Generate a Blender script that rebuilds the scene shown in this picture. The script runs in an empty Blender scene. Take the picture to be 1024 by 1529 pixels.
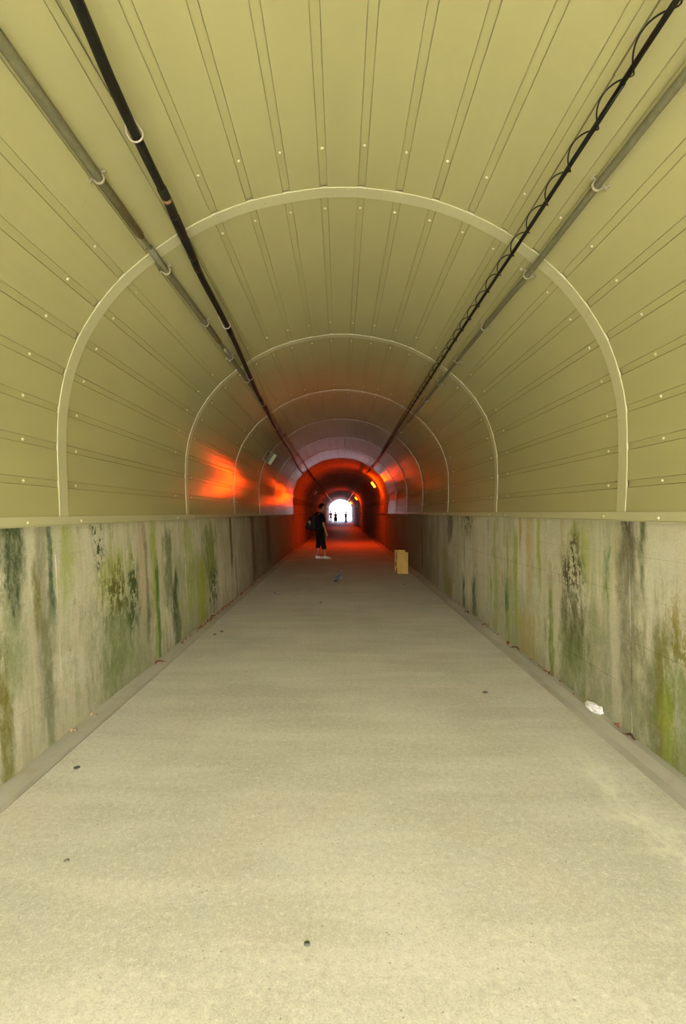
import bpy, bmesh, math, random
from mathutils import Vector, Matrix
random.seed(7)
S = bpy.context.scene
COL = S.collection

# ------------------------------------------------------------------ camera
EYE = 1.47
cam_d = bpy.data.cameras.new('camera')
cam = bpy.data.objects.new('camera', cam_d); COL.objects.link(cam)
cam.location = (0, 0, EYE); cam.rotation_euler = (math.radians(90), 0, 0)
cam_d.sensor_fit = 'VERTICAL'; cam_d.sensor_height = 24.0
cam_d.lens = 24.0 * 740 / 1529
cam_d.shift_x = 4 / 1529
cam_d.shift_y = 0.5 / 1529
cam_d.clip_start = 0.02; cam_d.clip_end = 600
S.camera = cam

# ------------------------------------------------------------------ sky, exposure
world = bpy.data.worlds.new('overcast_sky'); S.world = world
world.use_nodes = True
wn = world.node_tree
bg = wn.nodes['Background']
sky = wn.nodes.new('ShaderNodeTexSky'); sky.sky_type = 'NISHITA'; sky.sun_disc = False
sky.sun_elevation = math.radians(35); sky.sun_rotation = math.radians(180)     # hazy sun behind the camera
sky.dust_density = 5.0; sky.air_density = 1.0
tint = wn.nodes.new('ShaderNodeMix'); tint.data_type = 'RGBA'; tint.blend_type = 'MULTIPLY'
tint.inputs[0].default_value = 1.0; tint.inputs[7].default_value = (.90, 1.0, 1.32, 1)     # the photograph's white balance
haze = wn.nodes.new('ShaderNodeMix'); haze.data_type = 'RGBA'; haze.blend_type = 'ADD'
haze.inputs[0].default_value = 1.0; haze.inputs[7].default_value = (1.9, 1.9, 1.9, 1)        # thin white overcast veil all round
wn.links.new(sky.outputs[0], tint.inputs[6]); wn.links.new(tint.outputs[2], haze.inputs[6]); wn.links.new(haze.outputs[2], bg.inputs[0])
bg.inputs[1].default_value = 1.25
sun_d = bpy.data.lights.new('sun', 'SUN'); sun_d.energy = 40.0; sun_d.angle = math.radians(6); sun_d.color = (1, .99, .97)
sun = bpy.data.objects.new('sun', sun_d); COL.objects.link(sun)
sun.rotation_euler = (math.radians(55), 0, 0)      # high behind the camera, striking the paving at the near mouth
S.view_settings.view_transform = 'Standard'
S.view_settings.look = 'None'
S.view_settings.gamma = 1.0
S.view_settings.use_curve_mapping = False
S.view_settings.exposure = 0.2
S.cycles.max_bounces = 12
S.cycles.diffuse_bounces = 8
S.cycles.glossy_bounces = 5
S.cycles.use_denoising = True
S.cycles.sample_clamp_indirect = 6.0
LAMP_POWER = 560.0
LAMP_COL = (1.0, 0.045, 0.00015)

NEAR, FAR = -6.0, 84.0      # the two mouths of the tunnel
LINE_END = 19.4             # where the metal lining stops and bare brick begins

# ------------------------------------------------------------------ material helpers
class NT:
    def __init__(s, name):
        s.m = bpy.data.materials.new(name); s.m.use_nodes = True
        s.t = s.m.node_tree; s.b = s.t.nodes['Principled BSDF']
    def n(s, typ, ins=None, **props):
        nd = s.t.nodes.new(typ)
        for k, v in props.items(): setattr(nd, k, v)
        for k, v in (ins or {}).items(): s.put(nd.inputs[k], v)
        return nd
    def put(s, sock, v):
        if isinstance(v, bpy.types.NodeSocket): s.t.links.new(v, sock)
        else:
            if sock.type == 'RGBA' and len(v) == 3: v = (*v, 1)
            sock.default_value = v
    def math(s, op, a, b=0.0, c=None, clamp=False):
        ins = {0: a, 1: b}
        if c is not None: ins[2] = c
        return s.n('ShaderNodeMath', ins, operation=op, use_clamp=clamp).outputs[0]
    def obj(s):
        return s.n('ShaderNodeTexCoord').outputs['Object']
    def geo(s):
        return s.n('ShaderNodeNewGeometry').outputs['Position']
    def map(s, vec, scale=(1, 1, 1), loc=(0, 0, 0)):
        return s.n('ShaderNodeMapping', {'Vector': vec, 'Scale': scale, 'Location': loc}).outputs[0]
    def noise(s, vec, scale=5.0, detail=4.0, rough=0.55, dist=0.0):
        return s.n('ShaderNodeTexNoise', {'Vector': vec, 'Scale': scale, 'Detail': detail, 'Roughness': rough, 'Distortion': dist}).outputs[0]
    def vor(s, vec, scale=5.0, out='Distance', feature='F1', rnd=1.0):
        return s.n('ShaderNodeTexVoronoi', {'Vector': vec, 'Scale': scale, 'Randomness': rnd}, feature=feature).outputs[out]
    def range(s, v, a, b, c=0.0, d=1.0, smooth=True):
        return s.n('ShaderNodeMapRange', {0: v, 1: a, 2: b, 3: c, 4: d}, interpolation_type='SMOOTHSTEP' if smooth else 'LINEAR').outputs[0]
    def mix(s, f, a, b, mode='MIX'):
        nd = s.n('ShaderNodeMix', data_type='RGBA', blend_type=mode)
        s.put(nd.inputs[0], f); s.put(nd.inputs[6], a); s.put(nd.inputs[7], b)
        return nd.outputs[2]
    def bump(s, h, strength=0.3, dist=0.01):
        nd = s.n('ShaderNodeBump', {'Height': h, 'Strength': strength, 'Distance': dist})
        s.put(s.b.inputs['Normal'], nd.outputs[0])
    def set(s, **kw):
        names = dict(color='Base Color', rough='Roughness', metal='Metallic', spec='Specular IOR Level', coat='Coat Weight',
                     emit='Emission Color', power='Emission Strength')
        for k, v in kw.items(): s.put(s.b.inputs[names[k]], v)
        return s.m

MATS = {}
def plain(name, color, rough=0.6, metal=0.0, spec=0.5, var=0.12, scale=30.0):
    """a simple surface whose colour still varies a little with a fine noise"""
    if name in MATS: return MATS[name]
    t = NT(name)
    f = t.noise(t.obj(), scale, 4)
    dark = tuple(c * (1 - var) for c in color); lite = tuple(min(1, c * (1 + var)) for c in color)
    t.set(color=t.mix(t.range(f, .3, .7), dark, lite), rough=rough, metal=metal, spec=spec)
    MATS[name] = t.m
    return t.m

def make_panel_mat(name, base):
    t = NT(name); p = t.geo()
    a = t.noise(t.map(p, (1.2, .35, 1.2)), 1.0, 3)
    b = t.noise(p, 5.0, 5, .65)
    c = t.mix(t.range(a, .3, .7), tuple(x * .94 for x in base), tuple(x * 1.05 for x in base))
    # rare grime specks and faint rust blooms
    sp = t.range(t.vor(p, 3.1), .0, .035, 1, 0)
    c = t.mix(t.math('MULTIPLY', sp, .35), c, (.16, .13, .07))
    c = t.mix(t.math('MULTIPLY', t.range(b, .64, .8), .10), c, (.36, .31, .15))
    t.set(color=c, rough=t.range(a, .2, .8, .13, .17), spec=.13)
    t.bump(t.noise(t.map(p, (1, .4, 1)), 1.1, 1), .10, .01)
    return t.m
PANEL = make_panel_mat('cream_enamelled_panel', (.515, .485, .25))
STRIP = make_panel_mat('cream_seam_strip', (.505, .475, .24))
BAND = make_panel_mat('cream_band', (.64, .62, .39))
SCREW = plain('pale_screw_head', (.82, .77, .52), .3, 0, .6)

def streaks(t, p, col, lst):
    """water and algae stains: each (y, width, z_top, z_bottom, strength, colour, raggedness[, flaky])"""
    s = t.n('ShaderNodeSeparateXYZ', {0: p}); y, z = s.outputs[1], s.outputs[2]
    wob = t.math('SUBTRACT', t.noise(t.map(p, (1, 2.2, .9)), 1.6, 5, .65), .5)
    wob2 = t.math('MULTIPLY', t.math('SUBTRACT', t.noise(t.map(p, (1, 7, 1.5)), 1.3, 6, .7), .5), 1.0)
    zz = t.math('ADD', z, wob2)
    rag = t.math('SUBTRACT', t.noise(t.map(p, (1, 1, .5)), 6, 9, .78), .5)
    grain = t.noise(t.map(p, (1, 1.6, .8)), 9, 9, .8)
    soft = t.range(grain, .34, .60, .50, 1)
    flk = t.range(t.noise(t.map(p, (1, 1.5, 1), (3, 3, 3)), 11, 9, .72), .47, .53, 0, 1)
    for it in lst:
        (yc, w, zt, zb, k, c, rg) = it[:7]; w *= 1.3
        yy = t.math('ADD', y, t.math('MULTIPLY', wob, rg))
        d = t.math('ABSOLUTE', t.math('SUBTRACT', yy, yc))
        m = t.range(t.math('MULTIPLY_ADD', rag, w * 2.2, d), w * .25, w * .95, 1, 0)
        m = t.math('MULTIPLY', m, t.range(zz, zb - .15, zb + .15, 0, 1))
        m = t.math('MULTIPLY', m, t.range(zz, zt - .12, zt + .12, 1, 0))
        m = t.math('MULTIPLY', m, flk if len(it) > 7 else soft)
        col = t.mix(t.math('MULTIPLY', m, min(1, k * 1.3), clamp=True), col, c)
    return col

def make_wall_mat(name, stains, seed):
    t = NT(name); p = t.map(t.geo(), loc=(0, 0, 0))
    q = t.map(t.geo(), loc=(seed, seed * 3.1, 0))
    big = t.noise(t.map(q, (1, .55, .7)), 1.4, 5, .6)
    col = t.mix(t.range(big, .3, .7), (.70, .67, .52), (.88, .84, .70))
    # vertical runs, broad and fine
    runs = t.noise(t.map(q, (1, 3.6, .34)), 1.7, 6, .62, .35)
    col = t.mix(t.math('MULTIPLY', t.range(runs, .50, .64), .34), col, (.36, .42, .15))
    runs2 = t.noise(t.map(q, (1, 8.5, .55), (4, 1, 2)), 1.5, 5, .65, .3)
    col = t.mix(t.math('MULTIPLY', t.range(runs2, .52, .68), .45), col, (.44, .50, .15))
    runs3 = t.noise(t.map(q, (1, 5, .4), (9, 3, 7)), 1.4, 5, .62, .2)
    col = t.mix(t.math('MULTIPLY', t.range(runs3, .56, .72), .5), col, (.50, .38, .16))
    dk = t.noise(t.map(q, (1, 2.4, .8), (2, 8, 5)), 2.1, 8, .72, .2)
    col = t.mix(t.math('MULTIPLY', t.range(dk, .58, .66), .40), col, (.17, .18, .085))
    # flaking dry patches, brighter
    fl = t.noise(t.map(q, (1, 1.3, 1.2), (6, 1, 1)), 2.4, 9, .7)
    col = t.mix(t.math('MULTIPLY', t.range(fl, .54, .57), .6), col, (.82, .80, .70))
    col = streaks(t, p, col, stains)
    z = t.n('ShaderNodeSeparateXYZ', {0: p}).outputs[2]
    yv = t.n('ShaderNodeSeparateXYZ', {0: p}).outputs[1]
    # damp foot of the wall, darker concrete deeper in the tunnel
    foot = t.math('ADD', z, t.math('MULTIPLY', t.noise(q, 3.0, 4), .35))
    col = t.mix(t.range(foot, .1, .65, .28, 0), col, (.27, .28, .13))
    deep_y = t.math('ADD', yv, t.math('MULTIPLY', t.noise(t.map(q, (1, 1.5, .5)), 1.5, 4), 5))
    col = t.mix(t.range(deep_y, 9.5, 14.5, 0, .72), col, (.19, .165, .10))
    fine = t.noise(q, 60, 6, .8)
    col = t.mix(t.range(fine, .38, .62, .14, 0), col, (.14, .14, .08))
    sp = t.math('MULTIPLY', t.range(t.vor(q, 42), .05, .16, 1, 0), t.range(t.noise(q, 2.2, 3), .45, .6))
    col = t.mix(t.math('MULTIPLY', sp, .55), col, (.80, .77, .60))
    t.set(color=col, rough=.85, spec=.25)
    t.bump(t.math('ADD', t.math('MULTIPLY', fine, .6), t.noise(q, 9, 6, .7)), .5, .012)
    return t.m
GRN, DGR, OLV, YGR = (.18, .27, .06), (.07, .12, .05), (.24, .22, .04), (.47, .52, .06)
BRN, BLK, ORG, PAL = (.10, .07, .035), (.05, .045, .03), (.62, .42, .12), (.84, .82, .70)
SAG, LIM = (.40, .47, .20), (.46, .54, .10)
LEFT_STAINS = [
    (4.3, .8, .75, -.3, .6, (.34, .38, .22), .6), (6.3, 1.0, .9, -.2, .5, (.36, .42, .20), .8), (3.0, .30, .9, -.3, .35, (.50, .50, .38), .3),
    (2.84, .11, 1.5, .95, .9, DGR, .2), (2.82, .10, 1.0, .4, .45, GRN, .2), (2.72, .07, .72, -.3, .9, OLV, .15), (2.68, .09, 1.25, .72, .85, PAL, .2, 1), (3.02, .06, 1.5, 1.0, .8, PAL, .1),
    (3.20, .035, 1.5, .75, .95, (.05, .16, .08), .06), (3.10, .10, 1.5, .1, .55, (.32, .30, .22), .15), (3.40, .10, 1.5, .9, .55, LIM, .15), (3.05, .05, 1.15, .8, .8, OLV, .15), (3.12, .05, .85, -.2, .6, (.22, .25, .13), .15),
    (3.85, .12, 1.45, 1.1, .8, DGR, .2, 1), (4.10, .40, 1.12, .78, .65, LIM, .4), (4.15, .36, 1.0, .62, .9, (.17, .16, .05), .4, 1), (4.45, .16, 1.0, .45, .85, DGR, .35, 1), (4.1, .30, .68, .1, .5, GRN, .4),
    (4.65, .12, 1.4, .6, .6, (.72, .58, .42), .25), (4.75, .05, 1.3, .2, .5, BRN, .15),
    (4.98, .10, 1.5, .0, .75, LIM, .2), (5.02, .05, .9, -.2, .85, (.10, .24, .08), .15), (5.35, .14, 1.35, .5, .7, (.20, .24, .10), .4), (5.55, .14, .7, -.1, .85, DGR, .4),
    (6.1, .20, 1.3, .3, .55, LIM, .4), (6.6, .28, .8, -.1, .75, YGR, .4), (7.1, .40, 1.25, .45, .75, (.27, .33, .09), .5), (7.2, .30, .65, .1, .8, DGR, .5, 1),
    (8.45, .09, 1.5, .6, 1.0, BRN, .05), (8.75, .06, .6, -.2, .5, BRN, .2), (10.6, .28, 1.5, .0, .8, (.11, .10, .06), .3), (12.8, .5, 1.5, .2, .7, (.12, .10, .07), .5),
]
RIGHT_STAINS = [
    (3.5, .75, .72, -.3, .6, (.33, .35, .20), .5), (5.4, .9, .7, -.3, .45, SAG, .8),
    (3.28, .10, 1.5, 1.1, .97, BLK, .08), (3.30, .14, 1.35, .2, .6, (.26, .24, .16), .2), (3.12, .05, 1.5, .95, .8, (.13, .17, .06), .12), (3.55, .05, 1.28, 1.05, .9, (.10, .28, .05), .12), (3.56, .06, 1.02, .82, .8, (.22, .33, .06), .12),
    (3.85, .10, 1.45, .9, .6, LIM, .2), (3.45, .07, .8, -.3, .55, PAL, .15),
    (3.00, .16, .85, -.3, .7, (.24, .24, .12), .3), (2.95, .06, .6, -.1, .8, OLV, .2), (2.90, .08, .45, -.3, .75, YGR, .2), (2.78, .20, .8, .55, .9, OLV, .3, 1), (2.76, .20, 1.0, .7, .6, (.45, .38, .12), .25, 1), (2.75, .25, .55, -.3, .6, GRN, .3), (2.95, .18, 1.3, .95, .6, PAL, .2), (3.06, .05, 1.2, .5, .7, PAL, .12),
    (4.02, .15, 1.38, 1.05, .7, (.34, .38, .08), .3), (4.10, .22, 1.18, .76, .95, (.12, .11, .05), .3, 1), (4.08, .24, .76, .25, .75, (.16, .16, .07), .3), (4.15, .28, .45, -.2, .55, GRN, .4), (4.50, .06, .82, -.2, .9, (.25, .33, .06), .1),
    (4.55, .14, 1.0, .72, .5, (.62, .48, .28), .3, 1), (4.75, .05, 1.35, .75, .75, YGR, .15), (5.0, .09, 1.5, .6, .5, ORG, .15), (5.25, .04, 1.5, 1.1, .8, (.55, .36, .05), .08), (5.4, .06, 1.3, .1, .75, LIM, .15), (5.65, .05, 1.1, -.1, .7, LIM, .15), (5.7, .06, .65, .2, .75, (.12, .24, .12), .15),
    (6.1, .08, 1.4, -.1, .55, LIM, .2), (6.3, .06, .8, .3, .6, YGR, .2), (5.1, .30, .45, -.2, .45, ORG, .3),
    (7.1, .14, .50, -.3, .95, (.08, .15, .085), .25), (7.7, .10, .52, -.2, .95, (.08, .15, .085), .2), (8.7, .25, .35, -.2, .6, ORG, .3), (9.0, .25, .8, -.1, .5, LIM, .4),
    (7.4, .35, 1.5, 1.15, .7, (.22, .18, .09), .6, 1), (8.6, .25, 1.5, 1.0, .7, (.15, .15, .09), .5), (11.6, .10, 1.1, .15, .75, BRN, .25),
]
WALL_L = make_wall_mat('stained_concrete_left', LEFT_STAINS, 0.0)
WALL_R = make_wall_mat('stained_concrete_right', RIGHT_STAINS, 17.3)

def make_floor_mat():
    t = NT('worn_concrete_floor'); p = t.geo()
    big = t.noise(p, .8, 5, .6)
    col = t.mix(t.range(big, .3, .7), (.57, .565, .47), (.72, .71, .62))
    broom = t.noise(t.map(p, (.5, 3.2, 1)), 1.5, 5, .6)
    col = t.mix(t.math('MULTIPLY', t.range(broom, .5, .66), .48), col, (.78, .76, .66))
    col = t.mix(t.math('MULTIPLY', t.range(broom, .5, .34), .28), col, (.46, .455, .36))
    pk = t.noise(t.map(p, loc=(3, 5, 1)), 1.7, 4)
    col = t.mix(t.math('MULTIPLY', t.range(pk, .52, .7), .30), col, (.66, .57, .46))
    # exposed aggregate
    agg = t.vor(p, 230, 'Color'); bw = t.n('ShaderNodeSeparateColor', {0: agg}).outputs[0]
    col = t.mix(t.range(bw, .62, .95, 0, .35), col, (.86, .83, .72))
    col = t.mix(t.range(bw, .30, .05, 0, .28), col, (.38, .36, .28))
    g2 = t.noise(p, 34, 6, .8)
    col = t.mix(t.range(g2, .52, .66, 0, .6), col, (.88, .85, .74))
    col = t.mix(t.range(g2, .48, .34, 0, .42), col, (.44, .42, .33))
    spot = t.math('MULTIPLY', t.range(t.vor(t.map(p, loc=(1, 2, 0)), 24), .05, .12, 1, 0), t.range(t.noise(p, 3.5, 3), .42, .54))
    col = t.mix(t.math('MULTIPLY', spot, .6), col, (.20, .18, .12))
    wsp = t.math('MULTIPLY', t.range(t.vor(t.map(p, loc=(7, 2, 0)), 30), .05, .16, 1, 0), t.range(t.noise(p, 2.4, 3), .48, .6))
    col = t.mix(t.math('MULTIPLY', wsp, .6), col, (.86, .82, .66))
    # pale laitance along the right edge
    s = t.n('ShaderNodeSeparateXYZ', {0: p}); x, y = s.outputs[0], s.outputs[1]
    d = t.math('ABSOLUTE', t.math('SUBTRACT', t.math('ADD', x, t.math('MULTIPLY', t.noise(p, 3.2, 8, .75), .5)), 1.70))
    m = t.math('MULTIPLY', t.range(d, .02, .17, 1, 0), t.range(y, 3.3, 2.7))
    m = t.math('MULTIPLY', m, t.range(t.noise(t.map(p, (1, .6, 1)), 9, 8, .8), .38, .60, .15, 1))
    m = t.math('MULTIPLY', m, t.range(y, 1.4, 2.0))
    col = t.mix(t.math('MULTIPLY', m, .75), col, (.92, .90, .76))
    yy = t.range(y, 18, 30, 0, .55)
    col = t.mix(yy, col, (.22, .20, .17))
    g = t.noise(p, 70, 5, .8)
    t.set(color=col, rough=t.range(y, 12, 30, .85, .55), spec=.3)
    t.bump(t.math('ADD', g, t.math('MULTIPLY', bw, .5)), .35, .004)
    return t.m
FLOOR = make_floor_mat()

def make_gutter_mat():
    t = NT('gutter_concrete'); p = t.geo()
    a = t.noise(t.map(p, (3, .6, 3)), 1.6, 5, .6)
    col = t.mix(t.range(a, .3, .7), (.44, .44, .36), (.58, .56, .47))
    b = t.noise(p, 7, 6, .7)
    col = t.mix(t.range(b, .5, .7, 0, .4), col, (.46, .37, .21))
    y = t.n('ShaderNodeSeparateXYZ', {0: p}).outputs[1]
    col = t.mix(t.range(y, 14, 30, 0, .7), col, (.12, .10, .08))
    t.set(color=col, rough=.9, spec=.2); t.bump(t.noise(p, 50, 5, .8), .4, .004)
    return t.m
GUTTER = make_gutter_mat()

def make_brick_mat():
    t = NT('tunnel_brick'); g = t.geo()
    # running length along the bore and arc length round it, so courses run along the bore
    uv = t.n('ShaderNodeUVMap').outputs[0]
    br = t.n('ShaderNodeTexBrick', {'Vector': uv, 'Color1': (.40, .34, .29, 1), 'Color2': (.30, .25, .21, 1), 'Mortar': (.17, .15, .13, 1),
                                    'Scale': 1.0, 'Mortar Size': .008, 'Brick Width': .225, 'Row Height': .075})
    n = t.noise(g, 1.3, 6, .65)
    col = t.mix(t.range(n, .42, .68, 0, .45), br.outputs[0], (.10, .09, .085))
    y = t.n('ShaderNodeSeparateXYZ', {0: g}).outputs[1]
    ef = t.noise(t.map(g, (1, 1.6, .4)), 1.4, 6, .65)
    col = t.mix(t.math('MULTIPLY', t.range(ef, .55, .68), t.range(y, 34, 60, .15, .7)), col, (.55, .53, .50))
    t.set(color=col, rough=.75, spec=.3); t.bump(br.outputs['Fac'], -.4, .01)
    return t.m
BRICK = make_brick_mat()

CONDUIT = plain('olive_grey_conduit', (.20, .19, .115), .45, 0, .4)
CONDUIT_DAYLIT = plain('conduit_painted_daylit', (.78, .76, .72), .4, 0, .5)  # far pipe runs: daylight from the mouth painted in as a pale colour
CLAMP = plain('galvanised_clamp', (.45, .41, .28), .5, .3)
RUBBER = plain('black_cable_sheath', (.012, .012, .010), .5, 0, .35, .3)
WIRE = plain('dull_steel_wire', (.20, .17, .09), .5, .3)
HOOK = plain('white_cable_hook', (.62, .52, .42), .5)
RUST = plain('rusty_tape', (.30, .17, .09), .8, 0, .2, .4)

# ------------------------------------------------------------------ mesh helpers
def link(name, bm, mat, parent=None, smooth=False, loc=None, autosm=False):
    me = bpy.data.meshes.new(name)
    bm.normal_update(); bm.to_mesh(me); bm.free()
    for m in (mat if isinstance(mat, (list, tuple)) else [mat]): me.materials.append(m)
    if smooth:
        me.polygons.foreach_set('use_smooth', [True] * len(me.polygons))
    o = bpy.data.objects.new(name, me); COL.objects.link(o)
    if parent: o.parent = parent
    if loc: o.location = loc
    return o
def tag(o, label=None, cat=None, group=None, kind=None):
    for k, v in (('label', label), ('category', cat), ('group', group), ('kind', kind)):
        if v: o[k] = v
    return o
def empty(name, loc=(0, 0, 0), rz=0.0):
    o = bpy.data.objects.new(name, None); COL.objects.link(o)
    o.location = loc; o.rotation_euler = (0, 0, rz); o.empty_display_size = .1
    return o
def copy_tree(o, parent=None):
    c = o.copy(); COL.objects.link(c)
    if parent: c.parent = parent
    for ch in [x for x in o.children]: copy_tree(ch, c)
    return c
def box(bm, x0, x1, y0, y1, z0, z1, M=None, bevel=0.0):
    vs = [bm.verts.new((x, y, z)) for x in (x0, x1) for y in (y0, y1) for z in (z0, z1)]
    fs = [bm.faces.new([vs[i] for i in f]) for f in ((0, 1, 3, 2), (4, 6, 7, 5), (0, 4, 5, 1), (2, 3, 7, 6), (0, 2, 6, 4), (1, 5, 7, 3))]
    if bevel: 
        es = list({e for f in fs for e in f.edges})
        r = bmesh.ops.bevel(bm, geom=es, offset=bevel, segments=2, affect='EDGES', profile=.6)
        vs = list({v for f in r['faces'] for v in f.verts} | {v for v in vs if v.is_valid})
    if M: bmesh.ops.transform(bm, matrix=M, verts=[v for v in vs if v.is_valid])
    return vs
def tube(bm, pts, r, n=8, cap=True):
    """round tube through pts; r a number or one per point"""
    pts = [Vector(p) for p in pts]
    rs = r if isinstance(r, (list, tuple)) else [r] * len(pts)
    up = None; rings = []
    for i, p in enumerate(pts):
        d = (pts[min(i + 1, len(pts) - 1)] - pts[max(i - 1, 0)]).normalized()
        if up is None:
            up = Vector((0, 0, 1)) if abs(d.z) < .9 else Vector((1, 0, 0))
        a = (up - d * up.dot(d)).normalized(); up = a; b = d.cross(a)
        rings.append([bm.verts.new(p + (a * math.cos(t) + b * math.sin(t)) * rs[i]) for t in [2 * math.pi * k / n for k in range(n)]])
    for A, B in zip(rings, rings[1:]):
        for k in range(n): bm.faces.new((A[k], A[(k + 1) % n], B[(k + 1) % n], B[k]))
    if cap:
        bm.faces.new(rings[0][::-1]); bm.faces.new(rings[-1])
def sphere(bm, c, r, sc=(1, 1, 1), u=12, v=8, M=None):
    mt = Matrix.Translation(c) @ (M or Matrix()) @ Matrix.Diagonal((*[r * s for s in sc], 1))
    bmesh.ops.create_uvsphere(bm, u_segments=u, v_segments=v, radius=1, matrix=mt)

# ------------------------------------------------------------------ bore profile (metres, from the arch crown down both sides)
K = 3.2 / 740
PL = [(0, 493.5), (29.5, 493), (85.5, 485), (141.5, 472.4), (196, 452), (243.5, 427), (291, 394.5), (335.5, 357), (372.5, 313), (401.5, 265), (421, 212), (431, 158), (433, 100), (431.5, 50), (428.5, -19)]
PR = [(0, 493.5), (28.5, 493), (85.5, 485.7), (142, 473.2), (196, 453), (243.5, 428), (291, 396), (334.5, 358), (371, 314), (401.5, 263.5), (419, 215), (430, 162.5), (432, 104), (431.5, 54), (428.5, -12)]
CTRL = [Vector((.015 - x * K, EYE + y * K)) for x, y in PL[::-1]] + [Vector((.015 + x * K, EYE + y * K)) for x, y in PR[1:]]
def catmull(P, n=10):
    out = []
    for i in range(len(P) - 1):
        p0, p1, p2, p3 = P[max(i - 1, 0)], P[i], P[i + 1], P[min(i + 2, len(P) - 1)]
        for k in range(n):
            t = k / n
            out.append(.5 * ((2 * p1) + (p2 - p0) * t + (2 * p0 - 5 * p1 + 4 * p2 - p3) * t * t + (3 * p1 - p0 - 3 * p2 + p3) * t ** 3))
    return out + [P[-1]]
PROF = catmull(CTRL)
ARC = [0.0]
for a, b in zip(PROF, PROF[1:]): ARC.append(ARC[-1] + (b - a).length)
TOTAL = ARC[-1]
CROWN = ARC[14 * 10]
def at(s):
    """point and outward normal of the bore at arc length s"""
    s = max(0, min(TOTAL, s)); lo, hi = 0, len(ARC) - 1
    while hi - lo > 1:
        m = (lo + hi) // 2
        if ARC[m] <= s: lo = m
        else: hi = m
    f = (s - ARC[lo]) / (ARC[hi] - ARC[lo])
    p = PROF[lo].lerp(PROF[hi], f)
    i0, i1 = max(lo - 2, 0), min(hi + 2, len(PROF) - 1)
    d = (PROF[i1] - PROF[i0]).normalized()
    return p, Vector((-d.y, d.x))      # left to right along the arc: normal points out of the bore
def slab(bm, s0, s1, y0, y1, inner, outer, n=3, bev=0.0):
    """curved plate from arc length s0 to s1, between two offsets from the bore surface (positive = outwards)"""
    rows = []
    for k in range(n + 1):
        s = s0 + (s1 - s0) * k / n; p, nn = at(s)
        e = bev if k in (0, n) else 0.0
        rows.append([(p + nn * (inner + e)), (p + nn * outer)])
    if bev:
        pa, na = at(s0 + bev); pb, nb = at(s1 - bev)
        rows.insert(1, [pa + na * inner, pa + na * outer]); rows.insert(-1, [pb + nb * inner, pb + nb * outer])
    V = []
    for (a, b) in rows:
        V.append([bm.verts.new((a.x, y0, a.y)), bm.verts.new((a.x, y1, a.y)), bm.verts.new((b.x, y0, b.y)), bm.verts.new((b.x, y1, b.y))])
    for A, B in zip(V, V[1:]):
        bm.faces.new((A[0], A[1], B[1], B[0])); bm.faces.new((A[2], B[2], B[3], A[3]))
        bm.faces.new((A[0], B[0], B[2], A[2])); bm.faces.new((A[1], A[3], B[3], B[1]))
    bm.faces.new((V[0][0], V[0][2], V[0][3], V[0][1])); bm.faces.new((V[-1][0], V[-1][1], V[-1][3], V[-1][2]))

# ------------------------------------------------------------------ floor
bm = bmesh.new()
xl, xr = -1.667, 1.725
prof = [(xl, -.25), (xl, -.008), (xl + .012, 0), (xr - .02, 0), (xr, -.022), (xr, -.25)]
ys = [NEAR] + [FAR]
A = [[bm.verts.new((x, y, z)) for x, z in prof] for y in ys]
for i in range(len(prof) - 1): bm.faces.new((A[0][i], A[0][i + 1], A[1][i + 1], A[1][i]))
bm.faces.new(A[0][::-1]); bm.faces.new(A[1]); bm.faces.new((A[0][0], A[1][0], A[1][-1], A[0][-1]))
floor = link('floor', bm, FLOOR); tag(floor, 'pale worn concrete walkway slab running the length of the tunnel', 'floor', kind='structure')
def strip(profile, name, mat, label, parent):
    bm = bmesh.new()
    A = [[bm.verts.new((x, y, z)) for x, z in profile] for y in (NEAR, FAR)]
    n = len(profile)
    for i in range(n): bm.faces.new((A[0][i], A[1][i], A[1][(i + 1) % n], A[0][(i + 1) % n]))
    bm.faces.new(A[0]); bm.faces.new(A[1][::-1])
    o = link(name, bm, mat, parent); o['label'] = label
    return o
strip([(-1.90, .004), (-1.90, -.25), (-1.675, -.25), (-1.675, -.012), (-1.71, -.016), (-1.80, .002)], 'gutter', GUTTER, 'narrow gutter strip along the left wall', floor)
strip([(1.98, .0), (1.87, -.002), (1.80, -.024), (1.728, -.030), (1.728, -.25), (1.98, -.25)], 'gutter', GUTTER, 'wider gutter strip along the right wall', floor)

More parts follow.
